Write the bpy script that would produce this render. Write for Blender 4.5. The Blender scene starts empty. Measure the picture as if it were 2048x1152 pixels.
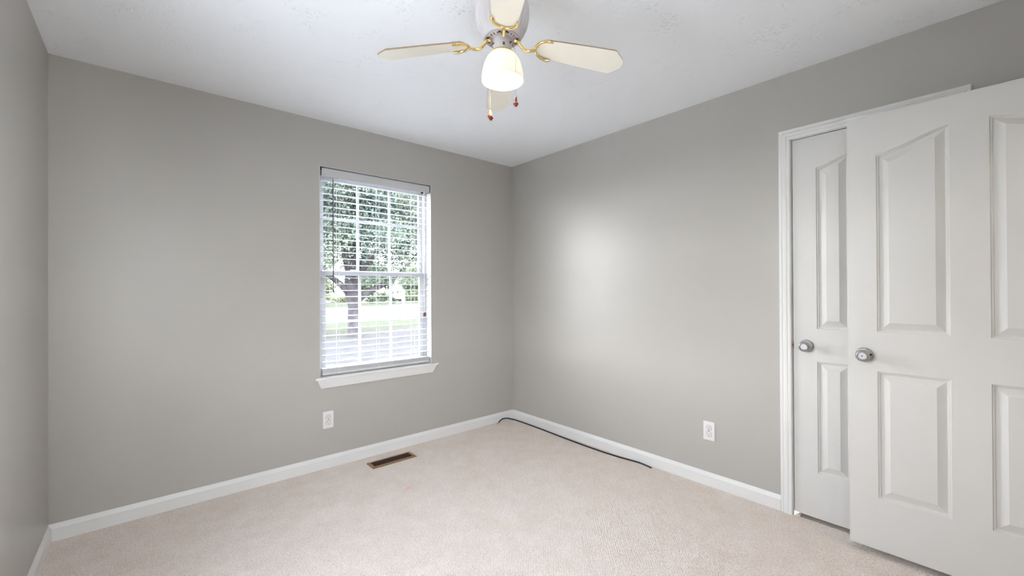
import bpy, bmesh, math, random
import numpy as np
from mathutils import Vector, Matrix
random.seed(7)
sc = bpy.context.scene
C = sc.collection
PI = math.pi

# ------------------------------------------------------------------ camera
YAW, PITCH, ROLL = 0.7132, 0.0041, -0.0047
fw = Vector((math.sin(YAW)*math.cos(PITCH), math.cos(YAW)*math.cos(PITCH), math.sin(PITCH)))
rt = fw.cross(Vector((0, 0, 1))).normalized()
up = rt.cross(fw)
rt, up = math.cos(ROLL)*rt + math.sin(ROLL)*up, -math.sin(ROLL)*rt + math.cos(ROLL)*up
cam_data = bpy.data.cameras.new('camera')
cam_data.sensor_width = 36.0
cam_data.lens = 847.7076*36.0/2048.0
cam_data.clip_start = 0.02
cam_data.clip_end = 500
cam = bpy.data.objects.new('camera', cam_data)
C.objects.link(cam)
cam.matrix_world = Matrix(((rt.x, up.x, -fw.x, 0), (rt.y, up.y, -fw.y, 0), (rt.z, up.z, -fw.z, 1.246), (0, 0, 0, 1)))
sc.camera = cam

# ------------------------------------------------------------------ light, exposure
SKY = 29.0
SUN = 20.0
BULB = 115.0
HALL_FILL = 30.0
EXPOSURE = 0.0
world = bpy.data.worlds.new('sky')
sc.world = world
world.use_nodes = True
wn = world.node_tree.nodes; wl = world.node_tree.links
bg = wn['Background']
tc = wn.new('ShaderNodeTexCoord'); sx = wn.new('ShaderNodeSeparateXYZ'); rp = wn.new('ShaderNodeValToRGB')
wl.new(tc.outputs['Generated'], sx.inputs[0]); wl.new(sx.outputs['Z'], rp.inputs[0]); wl.new(rp.outputs[0], bg.inputs[0])
rp.color_ramp.elements[0].position = 0.0; rp.color_ramp.elements[0].color = (0.99, 0.99, 0.985, 1)
rp.color_ramp.elements[1].position = 0.7; rp.color_ramp.elements[1].color = (0.76, 0.85, 1.0, 1)
bg.inputs[1].default_value = SKY
sun_d = bpy.data.lights.new('sun', 'SUN'); sun_d.energy = SUN; sun_d.angle = math.radians(0.8); sun_d.color = (1, 0.93, 0.8)
sun = bpy.data.objects.new('sun', sun_d); C.objects.link(sun)
sd = Vector((-0.70, 0.36, -0.62)).normalized()          # the way the sunlight travels
sun.rotation_euler = sd.to_track_quat('-Z', 'Y').to_euler(); sun.location = (12, -6, 9)
sc.view_settings.view_transform = 'Standard'
sc.view_settings.look = 'None'
sc.view_settings.exposure = EXPOSURE
sc.view_settings.gamma = 1.0
sc.view_settings.use_curve_mapping = False
sc.cycles.use_denoising = True
sc.cycles.max_bounces = 14
sc.cycles.diffuse_bounces = 8
sc.cycles.transparent_max_bounces = 16
sc.cycles.transmission_bounces = 6
sc.cycles.caustics_reflective = False
sc.cycles.caustics_refractive = False
sc.cycles.sample_clamp_indirect = 20.0
sc.cycles.use_adaptive_sampling = False

# ------------------------------------------------------------------ room numbers (metres)
YB, XR, XL, YF, H = 3.1156, 2.7012, -0.367, -0.335, 2.44      # back, right, left, front wall planes, ceiling
WT = 0.14
WX0, WX1, WZ0, WZ1 = 0.925, 1.802, 0.64, 2.118               # window opening in the back wall
GROUND = -0.6

def portal(name, loc, rot, sx_, sy_):
    d = bpy.data.lights.new(name, 'AREA'); d.shape = 'RECTANGLE'; d.size = sx_; d.size_y = sy_
    d.cycles.is_portal = True
    o = bpy.data.objects.new(name, d); C.objects.link(o); o.location = loc; o.rotation_euler = rot
portal('window_portal_back', ((WX0+WX1)/2, YB+WT+0.02, (WZ0+WZ1)/2), (-PI/2, 0, 0), WX1-WX0, WZ1-WZ0)
L2Y0, L2Y1, L2Z0, L2Z1 = 1.02, 1.58, 0.64, 2.118              # unseen window added in the left wall for fill daylight
portal('fill_portal_left', (XL-WT-0.02, (L2Y0+L2Y1)/2, (L2Z0+L2Z1)/2), (0, -PI/2, 0), L2Z1-L2Z0, L2Y1-L2Y0)

L3X0, L3X1 = -0.20, 0.36                                        # unseen window added behind the camera to fill the room with daylight
portal('fill_portal_front', ((L3X0+L3X1)/2, YF-WT-0.02, (L2Z0+L2Z1)/2), (PI/2, 0, 0), L3X1-L3X0, L2Z1-L2Z0)

# ------------------------------------------------------------------ materials
def new_mat(name):
    m = bpy.data.materials.new(name); m.use_nodes = True
    return m, m.node_tree.nodes, m.node_tree.links, m.node_tree.nodes['Principled BSDF']
def mat(name, col, rough=0.5, metal=0.0, spec=0.5, var=0.04, scale=8.0, bump=0.0, bscale=200.0, detail=3):
    """principled paint/metal with a little procedural variation in tone and an optional fine bump"""
    m, n, l, p = new_mat(name)
    g = n.new('ShaderNodeTexCoord'); t = n.new('ShaderNodeTexNoise'); r = n.new('ShaderNodeValToRGB')
    t.inputs['Scale'].default_value = scale; t.inputs['Detail'].default_value = detail
    l.new(g.outputs['Object'], t.inputs['Vector']); l.new(t.outputs['Fac'], r.inputs[0])
    a = [max(0, c*(1-var)) for c in col]; b = [min(1, c*(1+var)) for c in col]
    r.color_ramp.elements[0].position = 0.3; r.color_ramp.elements[0].color = (*a, 1)
    r.color_ramp.elements[1].position = 0.7; r.color_ramp.elements[1].color = (*b, 1)
    l.new(r.outputs[0], p.inputs['Base Color'])
    p.inputs['Roughness'].default_value = rough; p.inputs['Metallic'].default_value = metal
    p.inputs['Specular IOR Level'].default_value = spec
    if bump:
        t2 = n.new('ShaderNodeTexNoise'); t2.inputs['Scale'].default_value = bscale; t2.inputs['Detail'].default_value = 2
        bp_ = n.new('ShaderNodeBump'); bp_.inputs['Strength'].default_value = 1.0; bp_.inputs['Distance'].default_value = bump
        l.new(g.outputs['Object'], t2.inputs['Vector']); l.new(t2.outputs['Fac'], bp_.inputs['Height']); l.new(bp_.outputs[0], p.inputs['Normal'])
    return m
M = {}
M['wall'] = mat('grey_eggshell_paint', (0.475, 0.455, 0.428), 0.36, 0, 0.5, 0.012, 3, 0.0002, 260)
M['trim'] = mat('white_trim_paint', (0.80, 0.795, 0.78), 0.35, 0, 0.5, 0.012, 5, 0.0001, 120)
M['door'] = mat('white_door_paint', (0.70, 0.685, 0.665), 0.36, 0, 0.5, 0.012, 4, 0.00012, 180)
M['reveal'] = mat('white_reveal_paint', (0.62, 0.62, 0.62), 0.5, 0, 0.4, 0.01, 6)
M['vinyl'] = mat('white_vinyl', (0.52, 0.52, 0.54), 0.35, 0, 0.5, 0.01, 6)
M['slat'] = mat('white_faux_wood', (0.60, 0.60, 0.61), 0.4, 0, 0.5, 0.01, 10)
M['cord'] = mat('white_cord', (0.80, 0.80, 0.78), 0.8, 0, 0.3, 0.03, 60)
M['dark_bracket'] = mat('dark_bracket', (0.06, 0.06, 0.055), 0.5, 0.3, 0.5, 0.1, 40)
M['wand'] = mat('dark_brown_wand', (0.075, 0.06, 0.065), 0.35, 0, 0.5, 0.08, 40)
M['tassel'] = mat('brown_wood_tassel', (0.20, 0.09, 0.06), 0.5, 0, 0.5, 0.2, 90)
M['nickel'] = mat('satin_nickel', (0.47, 0.47, 0.48), 0.44, 1.0, 0.5, 0.04, 30, 0.00003, 900)
M['nickel_dark'] = mat('dark_keyhole', (0.02, 0.02, 0.02), 0.5, 0.5, 0.5, 0.05, 30)
M['bronze'] = mat('dark_bronze', (0.12, 0.055, 0.05), 0.4, 0.8, 0.5, 0.1, 60)
M['brass'] = mat('polished_brass', (0.88, 0.66, 0.28), 0.16, 1.0, 0.5, 0.04, 40)
M['vent_brass'] = mat('worn_brass', (0.40, 0.26, 0.12), 0.42, 0.75, 0.5, 0.16, 60)
M['vent_brown'] = mat('dark_brown_enamel', (0.040, 0.010, 0.010), 0.45, 0.2, 0.4, 0.12, 60)
M['black'] = mat('black_shadow_gap', (0.008, 0.007, 0.008), 0.9, 0, 0.2, 0.1, 30)
M['cable'] = mat('black_cable_jacket', (0.012, 0.012, 0.02), 0.4, 0, 0.5, 0.1, 40)
M['plastic'] = mat('white_outlet_plastic', (0.80, 0.78, 0.77), 0.3, 0, 0.5, 0.01, 30)
M['slot'] = mat('dark_outlet_slot', (0.03, 0.02, 0.02), 0.7, 0, 0.3, 0.05, 30)
M['fan_white'] = mat('white_fan_enamel', (0.62, 0.58, 0.575), 0.35, 0, 0.5, 0.015, 12)
M['fan_gap'] = mat('dark_fan_opening', (0.20, 0.12, 0.09), 0.5, 0.2, 0.5, 0.1, 40)
M['blade'] = mat('cream_laminate_blade', (0.90, 0.85, 0.74), 0.38, 0, 0.5, 0.02, 6)
M['blade_edge'] = mat('blade_edge_band', (0.34, 0.25, 0.18), 0.5, 0, 0.4, 0.1, 40)
M['red_wood'] = mat('red_lacquered_pendant', (0.22, 0.02, 0.01), 0.25, 0, 0.5, 0.12, 90)
M['tan_wood'] = mat('tan_wood_pendant', (0.45, 0.24, 0.08), 0.35, 0, 0.5, 0.12, 90)
M['chain'] = mat('grey_bead_chain', (0.38, 0.36, 0.34), 0.35, 0.9, 0.5, 0.1, 200)
M['pink'] = mat('pink_paper', (0.90, 0.42, 0.47), 0.7, 0, 0.3, 0.05, 60)
M['bark'] = mat('grey_bark', (0.045, 0.041, 0.045), 0.9, 0, 0.03, 0.35, 4, 0.02, 14, 6)
M['asphalt'] = mat('pale_concrete_road', (0.075, 0.073, 0.075), 0.95, 0, 0.03, 0.06, 1.2)
M['lawn_shade'] = mat('lawn_shade_grey', (0.030, 0.029, 0.031), 0.95, 0, 0.03, 0.2, 3)  # tree shade on the lawn, put into the ground colour
M['bounce_patio'] = mat('bounce_concrete', (0.78, 0.77, 0.75), 0.9, 0, 0.2, 0.06, 1.5)
M['siding'] = mat('unseen_house_siding', (0.6, 0.6, 0.58), 0.8, 0, 0.3, 0.05, 2)
M['shingle'] = mat('unseen_roof_shingle', (0.12, 0.12, 0.12), 0.9, 0, 0.2, 0.2, 6)
M['post'] = mat('white_post_paint', (0.82, 0.82, 0.82), 0.5, 0, 0.4, 0.02, 6)

def leaf_mat(name, c1, c2, c3, scale=3.0):
    m, n, l, p = new_mat(name)
    g = n.new('ShaderNodeTexCoord'); t = n.new('ShaderNodeTexNoise'); r = n.new('ShaderNodeValToRGB')
    t.inputs['Scale'].default_value = scale; t.inputs['Detail'].default_value = 4
    l.new(g.outputs['Object'], t.inputs['Vector']); l.new(t.outputs['Fac'], r.inputs[0])
    r.color_ramp.elements[0].position = 0.35; r.color_ramp.elements[0].color = (*c1, 1)
    r.color_ramp.elements[1].position = 0.65; r.color_ramp.elements[1].color = (*c3, 1)
    e = r.color_ramp.elements.new(0.5); e.color = (*c2, 1)
    l.new(r.outputs[0], p.inputs['Base Color']); p.inputs['Roughness'].default_value = 0.9; p.inputs['Specular IOR Level'].default_value = 0.03
    tr = n.new('ShaderNodeBsdfTranslucent'); mx = n.new('ShaderNodeMixShader'); mx.inputs[0].default_value = 0.35
    l.new(r.outputs[0], tr.inputs[0]); l.new(p.outputs[0], mx.inputs[1]); l.new(tr.outputs[0], mx.inputs[2])
    l.new(mx.outputs[0], n['Material Output'].inputs[0])
    return m
M['leaf'] = leaf_mat('green_tree_leaves', (0.070, 0.094, 0.085), (0.095, 0.122, 0.108), (0.15, 0.17, 0.12), 0.9)
M['leaf_far'] = leaf_mat('far_tree_leaves', (0.06, 0.076, 0.055), (0.085, 0.10, 0.062), (0.12, 0.13, 0.075), 0.3)
M['grass'] = leaf_mat('lawn_grass', (0.038, 0.042, 0.028), (0.042, 0.045, 0.031), (0.047, 0.049, 0.035), 1.5)

def glass_mat():
    m, n, l, p = new_mat('window_glass')
    n.remove(p)
    t = n.new('ShaderNodeBsdfTransparent'); g = n.new('ShaderNodeBsdfGlossy'); f = n.new('ShaderNodeFresnel'); mx = n.new('ShaderNodeMixShader')
    nz = n.new('ShaderNodeTexNoise'); nz.inputs['Scale'].default_value = 2; rr = n.new('ShaderNodeMapRange')
    rr.inputs[3].default_value = 0.0; rr.inputs[4].default_value = 0.03
    l.new(nz.outputs['Fac'], rr.inputs[0]); l.new(rr.outputs[0], g.inputs['Roughness'])
    t.inputs[0].default_value = (0.96, 0.98, 0.97, 1); f.inputs[0].default_value = 1.45
    l.new(f.outputs[0], mx.inputs[0]); l.new(t.outputs[0], mx.inputs[1]); l.new(g.outputs[0], mx.inputs[2])
    l.new(mx.outputs[0], n['Material Output'].inputs[0])
    return m
M['glass'] = glass_mat()

def shade_mat():
    m, n, l, p = new_mat('frosted_ribbed_glass')
    p.inputs['Base Color'].default_value = (0.92, 0.90, 0.86, 1); p.inputs['Roughness'].default_value = 0.3
    tr = n.new('ShaderNodeBsdfTranslucent'); tr.inputs[0].default_value = (0.40, 0.385, 0.345, 1)
    tc_ = n.new('ShaderNodeTexCoord'); nz = n.new('ShaderNodeTexNoise'); nz.inputs['Scale'].default_value = 60
    b = n.new('ShaderNodeBump'); b.inputs['Distance'].default_value = 0.0003
    l.new(tc_.outputs['Object'], nz.inputs['Vector']); l.new(nz.outputs['Fac'], b.inputs['Height']); l.new(b.outputs[0], p.inputs['Normal'])
    mx = n.new('ShaderNodeMixShader'); mx.inputs[0].default_value = 0.45
    l.new(p.outputs[0], mx.inputs[1]); l.new(tr.outputs[0], mx.inputs[2]); l.new(mx.outputs[0], n['Material Output'].inputs[0])
    return m
M['shade'] = shade_mat()
def emit_mat(name, col, s):
    m, n, l, p = new_mat(name)
    n.remove(p); e = n.new('ShaderNodeEmission'); e.inputs[0].default_value = (*col, 1); e.inputs[1].default_value = s
    l.new(e.outputs[0], n['Material Output'].inputs[0])
    return m
M['bulb'] = emit_mat('glowing_bulb', (1.0, 0.87, 0.70), BULB)
M['hall_fill'] = emit_mat('hall_fill_glow', (1.0, 0.86, 0.68), HALL_FILL)

def ceiling_mat():
    """flat white paint over a brushed stomp texture: smooth areas with patches of short raised flecks"""
    m, n, l, p = new_mat('textured_ceiling_paint')
    p.inputs['Base Color'].default_value = (0.91, 0.925, 0.95, 1); p.inputs['Roughness'].default_value = 0.8
    p.inputs['Specular IOR Level'].default_value = 0.25
    g = n.new('ShaderNodeTexCoord')
    w = n.new('ShaderNodeTexNoise'); w.inputs['Scale'].default_value = 5; w.inputs['Detail'].default_value = 2
    l.new(g.outputs['Object'], w.inputs['Vector'])
    mp = n.new('ShaderNodeMixRGB'); mp.inputs[0].default_value = 0.06
    l.new(g.outputs['Object'], mp.inputs[1]); l.new(w.outputs['Color'], mp.inputs[2])
    a = n.new('ShaderNodeTexNoise'); a.inputs['Scale'].default_value = 62; a.inputs['Detail'].default_value = 3; a.inputs['Roughness'].default_value = 0.55
    l.new(mp.outputs[0], a.inputs['Vector'])
    ra = n.new('ShaderNodeValToRGB'); ra.color_ramp.elements[0].position = 0.56; ra.color_ramp.elements[1].position = 0.66
    l.new(a.outputs['Fac'], ra.inputs[0])
    b = n.new('ShaderNodeTexNoise'); b.inputs['Scale'].default_value = 6.5; b.inputs['Detail'].default_value = 2
    l.new(g.outputs['Object'], b.inputs['Vector'])
    rb = n.new('ShaderNodeValToRGB'); rb.color_ramp.elements[0].position = 0.45; rb.color_ramp.elements[1].position = 0.62
    l.new(b.outputs['Fac'], rb.inputs[0])
    mu = n.new('ShaderNodeMath'); mu.operation = 'MULTIPLY'
    l.new(ra.outputs[0], mu.inputs[0]); l.new(rb.outputs[0], mu.inputs[1])
    bp_ = n.new('ShaderNodeBump'); bp_.inputs['Distance'].default_value = 0.0021; bp_.inputs['Strength'].default_value = 0.9
    l.new(mu.outputs[0], bp_.inputs['Height']); l.new(bp_.outputs[0], p.inputs['Normal'])
    return m
M['ceiling'] = ceiling_mat()

def carpet_mat():
    m, n, l, p = new_mat('beige_loop_carpet')
    g = n.new('ShaderNodeTexCoord')
    a = n.new('ShaderNodeTexNoise'); a.inputs['Scale'].default_value = 7.5; a.inputs['Detail'].default_value = 8; a.inputs['Roughness'].default_value = 0.72
    l.new(g.outputs['Object'], a.inputs['Vector'])
    ra = n.new('ShaderNodeValToRGB')
    ra.color_ramp.elements[0].position = 0.3; ra.color_ramp.elements[0].color = (0.75, 0.66, 0.585, 1)
    ra.color_ramp.elements[1].position = 0.7; ra.color_ramp.elements[1].color = (0.84, 0.76, 0.72, 1)
    l.new(a.outputs['Fac'], ra.inputs[0])
    b = n.new('ShaderNodeTexNoise'); b.inputs['Scale'].default_value = 120; b.inputs['Detail'].default_value = 2
    l.new(g.outputs['Object'], b.inputs['Vector'])
    rb = n.new('ShaderNodeValToRGB')
    rb.color_ramp.elements[0].position = 0.3; rb.color_ramp.elements[0].color = (0.86, 0.84, 0.82, 1)
    rb.color_ramp.elements[1].position = 0.6; rb.color_ramp.elements[1].color = (1, 1, 1, 1)
    l.new(b.outputs['Fac'], rb.inputs[0])
    mx = n.new('ShaderNodeMixRGB'); mx.blend_type = 'MULTIPLY'; mx.inputs[0].default_value = 1
    l.new(ra.outputs[0], mx.inputs[1]); l.new(rb.outputs[0], mx.inputs[2])
    l.new(mx.outputs[0], p.inputs['Base Color'])
    p.inputs['Roughness'].default_value = 0.95; p.inputs['Specular IOR Level'].default_value = 0.1
    return m
M['carpet'] = carpet_mat()

# ------------------------------------------------------------------ object helpers
WORLD = {}
def thing(name, loc, label=None, cat=None, group=None, kind=None):
    o = bpy.data.objects.new(name, None); o.empty_display_size = 0.05
    C.objects.link(o); o.location = loc; WORLD[o] = Vector(loc)
    tag(o, label, cat, group, kind)
    return o
def tag(o, label=None, cat=None, group=None, kind=None):
    if label: o['label'] = label
    if cat: o['category'] = cat
    if group: o['group'] = group
    if kind: o['kind'] = kind
    return o

class MB:
    """collects world-space vertices and faces; build() links them as ONE mesh object"""
    def __init__(s): s.v = []; s.f = []; s.mi = []; s.cur = 0
    def add(s, vs, fs):
        k = len(s.v); s.v += [tuple(x) for x in vs]; s.f += [tuple(i+k for i in f) for f in fs]; s.mi += [s.cur]*len(fs)
        return s
    def box(s, x0, x1, y0, y1, z0, z1):
        x0, x1 = sorted((x0, x1)); y0, y1 = sorted((y0, y1)); z0, z1 = sorted((z0, z1))
        vs = [(x, y, z) for z in (z0, z1) for y in (y0, y1) for x in (x0, x1)]
        return s.add(vs, [(0, 2, 3, 1), (4, 5, 7, 6), (0, 1, 5, 4), (2, 6, 7, 3), (0, 4, 6, 2), (1, 3, 7, 5)])
    def rings(s, rings, cap=True, closed=True):
        n = len(rings[0]); vs = [p for r in rings for p in r]; fs = []
        for i in range(len(rings)-1):
            for j in range(n if closed else n-1):
                a, b = i*n+j, i*n+(j+1) % n
                fs.append((a, b, b+n, a+n))
        if cap:
            fs.append(tuple(reversed(range(n)))); fs.append(tuple(range((len(rings)-1)*n, len(rings)*n)))
        return s.add(vs, fs)
    def lathe(s, prof, c, axis='z', n=32, cap=True, squash=None):
        """prof = [(radius, offset along axis)]"""
        rs = []
        for r, h in prof:
            ring = []
            for k in range(n):
                a = 2*PI*k/n; u, w = r*math.cos(a), r*math.sin(a)
                ring.append({'z': (c[0]+u, c[1]+w, c[2]+h), 'x': (c[0]+h, c[1]+u, c[2]+w), 'y': (c[0]+w, c[1]+h, c[2]+u)}[axis])
            rs.append(ring)
        return s.rings(rs, cap)
    def tube(s, pts, r, n=10, cap=True):
        pts = [Vector(p) for p in pts]; rs = []
        rad = r if isinstance(r, (list, tuple)) else [r]*len(pts)
        ref = Vector((0, 0, 1))
        d0 = (pts[1]-pts[0]).normalized()
        if abs(d0.dot(ref)) > 0.9: ref = Vector((1, 0, 0))
        u = d0.cross(ref).normalized()
        for i, p in enumerate(pts):
            d = (pts[min(i+1, len(pts)-1)]-pts[max(i-1, 0)]).normalized()
            u = (u - d*u.dot(d)).normalized(); w = d.cross(u)
            rs.append([tuple(p+u*rad[i]*math.cos(2*PI*k/n)+w*rad[i]*math.sin(2*PI*k/n)) for k in range(n)])
        return s.rings(rs, cap)
    def extrude(s, prof, p0, p1, mapf):
        """prof 2-D closed; mapf(u, v, t) -> point, t = 0..1 endpoints p0, p1"""
        return s.rings([[mapf(u, v, p0) for u, v in prof], [mapf(u, v, p1) for u, v in prof]])
    def build(s, name, m, parent=None, smooth=None, bevel=0.0, org=None):
        me = bpy.data.meshes.new(name)
        V = np.array(s.v)
        if org is None: org = (V.min(0)+V.max(0))/2; org[2] = V[:, 2].min()
        org = Vector(org)
        me.from_pydata([(x-org[0], y-org[1], z-org[2]) for x, y, z in s.v], [], s.f)
        for mm in (m if isinstance(m, list) else [m]): me.materials.append(mm)
        for i, k in enumerate(s.mi): me.polygons[i].material_index = k
        bm = bmesh.new(); bm.from_mesh(me); bmesh.ops.recalc_face_normals(bm, faces=bm.faces)
        if bevel: bmesh.ops.remove_doubles(bm, verts=bm.verts, dist=1e-6)
        bm.to_mesh(me); bm.free()
        o = bpy.data.objects.new(name, me); C.objects.link(o)
        WORLD[o] = org
        if parent is not None:
            o.parent = parent; o.location = org - WORLD[parent]
        else: o.location = org
        if bevel:
            md = o.modifiers.new('bevel', 'BEVEL'); md.width = bevel; md.segments = 2; md.limit_method = 'ANGLE'; md.angle_limit = math.radians(40)
        if smooth:
            for p in me.polygons: p.use_smooth = True
            me.set_sharp_from_angle(angle=math.radians(smooth))
        return o

def struct(o, label, cat): return tag(o, label, cat, kind='structure')

# ------------------------------------------------------------------ room shell
# floor: looped carpet, real pile relief
def carpet():
    p = 0.0080; st = p/4.6
    nx = int((XR-XL)/st)+1; ny = int((YB-YF)/st)+1
    X, Y = np.meshgrid(np.linspace(XL, XR, nx, dtype=np.float32), np.linspace(YF, YB, ny, dtype=np.float32))
    rng = np.random.default_rng(3)
    J = rng.normal(0, 1, (3, 900, 600)).astype(np.float32)
    row = np.floor(X/p+0.5).astype(np.int32)
    Zz = np.zeros_like(X)
    for dr in (-1, 0, 1):
        r = row+dr
        off = (r % 2)*p
        col = np.floor((Y-off)/(2*p)+0.5).astype(np.int32)
        ri = (r+100) % 900; ci = (col+60) % 600
        hx = r*p + J[0, ri, ci]*0.0007
        hy_ = col*2*p + off + J[1, ri, ci]*0.0010
        dep = np.clip(0.9+0.55*J[2, ri, ci], 0.1, 1.8)
        Zz -= 0.0165*dep*np.exp(-(((X-hx)/0.0024)**2+((Y-hy_)/0.0028)**2)**2)
    Zz += rng.normal(0, 0.00025, X.shape)
    co = np.stack([X, Y, Zz+0.001], -1).reshape(-1, 3)
    idx = np.arange(nx*ny).reshape(ny, nx)
    q = np.stack([idx[:-1, :-1], idx[:-1, 1:], idx[1:, 1:], idx[1:, :-1]], -1)
    keep = (X[:-1, :-1]*fw.x+Y[:-1, :-1]*fw.y) > 1.15       # pile relief everywhere but under and behind the tripod
    q = q[keep]
    used = np.zeros(len(co), dtype=bool); used[q.ravel()] = True
    remap = np.cumsum(used)-1; q = remap[q]; co = co[used]
    n0 = len(co); co = np.concatenate([co, np.array([(XL, YF, -0.0012), (XR, YF, -0.0012), (XR, YB, -0.024), (XL, YB, -0.024)])])
    q = np.concatenate([q, np.array([[n0, n0+1, n0+2, n0+3]])])
    me = bpy.data.meshes.new('floor')
    me.vertices.add(len(co)); me.vertices.foreach_set('co', co.ravel().astype(np.float32))
    me.loops.add(q.size); me.loops.foreach_set('vertex_index', q.ravel().astype(np.int32))
    me.polygons.add(len(q)); me.polygons.foreach_set('loop_start', np.arange(0, q.size, 4, dtype=np.int32))
    me.polygons.foreach_set('use_smooth', np.ones(len(q), dtype=bool))
    me.update(calc_edges=True); me.materials.append(M['carpet'])
    o = bpy.data.objects.new('floor', me); C.objects.link(o)
    return o
struct(carpet(), 'beige looped berber carpet covering the whole bedroom floor', 'floor')

b = MB(); b.box(XL-WT, XR+WT+0.75, YF-WT-1.3, YB+WT, H, H+0.12)
struct(b.build('ceiling', M['ceiling'], org=(0, 0, H)), 'white textured ceiling with brushed fleck pattern', 'ceiling')

def wall_y(name, y0, y1, xa, xb, holes, label):
    """wall slab between y0, y1 with rectangular holes (x0, x1, z0, z1)"""
    b = MB(); xs = xa
    for (x0, x1, z0, z1) in sorted(holes):
        b.box(xs, x0, y0, y1, -0.05, H)
        if z0 > 0: b.box(x0, x1, y0, y1, -0.05, z0)
        b.box(x0, x1, y0, y1, z1, H); xs = x1
    b.box(xs, xb, y0, y1, -0.05, H)
    return struct(b.build(name, M['wall']), label, 'wall')
def wall_x(name, x0, x1, ya, yb, holes, label):
    b = MB(); ys = ya
    for (y0, y1, z0, z1) in sorted(holes):
        b.box(x0, x1, ys, y0, -0.05, H)
        if z0 > 0: b.box(x0, x1, y0, y1, -0.05, z0)
        b.box(x0, x1, y0, y1, z1, H); ys = y1
    b.box(x0, x1, ys, yb, -0.05, H)
    return struct(b.build(name, M['wall']), label, 'wall')
CY0, CY1, CZ = 0.140, 0.757, 2.064           # closet door opening along the right wall
EX0, EX1 = 1.756, 2.572                      # entry doorway in the front wall
wall_y('wall_back', YB, YB+WT, XL, XR, [(WX0-0.004, WX1+0.004, WZ0-0.02, WZ1+0.004)], 'grey painted wall with the window in it')
wall_x('wall_right', XR, XR+WT, YF, YB+WT, [(CY0-0.004, CY1+0.004, 0, CZ+0.004)], 'grey painted wall holding the closet door, right of the room corner')
wall_x('wall_left', XL-WT, XL, YF, YB+WT, [(L2Y0-0.004, L2Y1+0.004, L2Z0-0.02, L2Z1+0.004)], 'grey painted wall at the far left edge of the view')
wall_y('wall_front', YF-WT, YF, XL-WT, XR+WT, [(EX0-0.02, EX1+0.02, 0, CZ+0.02), (L3X0-0.004, L3X1+0.004, L2Z0-0.02, L2Z1+0.004)], 'grey painted wall behind the camera with the bedroom doorway')
# closet interior behind the right wall and the hallway behind the doorway
b = MB(); b.box(XR+WT, XR+0.8, YF, YF+0.02, -0.05, H); b.box(XR+WT, XR+0.8, 1.2, 1.22, -0.05, H); b.box(XR+0.78, XR+0.8, YF, 1.22, -0.05, H)
b.box(XR, XR+0.8, YF, 1.22, -0.06, -0.05)
struct(b.build('wall_closet', M['wall']), 'closet interior behind the closed six panel door', 'wall')
hy = YF-WT
b = MB(); b.box(1.45, 1.5, hy-1.25, hy, -0.05, H); b.box(3.2, 3.25, hy-1.25, hy, -0.05, H); b.box(1.45, 3.25, hy-1.3, hy-1.25, -0.05, H)
b.box(XR+WT, 3.25, hy, hy+0.02, -0.05, H)
struct(b.build('wall_hallway', M['wall']), 'hallway walls outside the bedroom doorway behind the camera', 'wall')
b = MB(); b.box(1.45, 3.25, hy-1.3, YF, -0.05, -0.002)
struct(b.build('floor_hallway', M['carpet']), 'beige carpet in the hallway outside the doorway', 'floor')
t = thing('hall_fill_light', (2.1, hy-0.6, H-0.08), 'unseen round fill lamp added on the hallway ceiling', 'ceiling light')  # unseen lamp, added to send fill light through the doorway
b = MB(); b.lathe([(0.15, 0.08), (0.15, 0.05), (0.14, 0.045)], (2.1, hy-0.6, H-0.08)); b.build('base', M['nickel'], t, smooth=40)
b = MB(); b.lathe([(0.135, 0.045), (0.13, 0.02), (0.09, 0.004), (0.02, 0)], (2.1, hy-0.6, H-0.08)); b.build('diffuser', M['hall_fill'], t, smooth=60)

# baseboards: 85 mm with an eased, coved top edge
BH, BT = 0.085, 0.013
bprof = [(0, 0), (BT, 0), (BT, BH-0.022), (BT-0.0015, BH-0.019), (BT-0.0095, BH-0.003), (BT-0.0110, BH), (0, BH)]
def base(name, mapf, p0, p1, label):
    b = MB(); b.extrude(bprof, p0, p1, mapf)
    struct(b.build(name, M['trim'], smooth=25), label, 'baseboard')
base('baseboard_back', lambda u, v, t: (t, YB-u, v), XL, XR, 'white baseboard along the window wall')
base('baseboard_right', lambda u, v, t: (XR-u, t, v), CY1+0.061, YB-BT, 'white baseboard between the room corner and the closet door casing')
base('baseboard_left', lambda u, v, t: (XL+u, t, v), YF, YB-BT, 'white baseboard along the left wall')
base('baseboard_front', lambda u, v, t: (t, YF+u, v), XL+BT, EX0-0.08, 'white baseboard along the wall behind the camera')

# ------------------------------------------------------------------ door casings
cprof = [(0, 0), (0, 0.009), (0.004, 0.0115), (0.013, 0.0115), (0.016, 0.0085), (0.020, 0.0125), (0.024, 0.0155),
         (0.036, 0.0160), (0.040, 0.0125), (0.043, 0.0165), (0.052, 0.0172), (0.0575, 0.0150), (0.0575, 0)]   # (from inner edge, out from wall)
def casing_path(b, pts_for, cs):
    """mitred U-shaped casing; pts_for(w, d) returns the four corner points for offset w outward and thickness d"""
    rings = [[pts_for(w, d)[k] for (w, d) in cs] for k in range(4)]
    b.rings(rings)
def closet_pts(w, d):
    x = XR-d
    return [(x, CY1+w+0.003, 0.0), (x, CY1+w+0.003, CZ+w+0.003), (x, CY0-w-0.003, CZ+w+0.003), (x, CY0-w-0.003, 0.0)]
cp = [(u, v) for u, v in cprof]
cp_out = [(0.0575-u, v) for u, v in cp]       # thick band outside
b = MB(); casing_path(b, closet_pts, cp_out)
tr = b.build('trim_1', M['trim'], smooth=20)
struct(tr, 'white moulded casing around the closet door', 'door casing')
b = MB()
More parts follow.
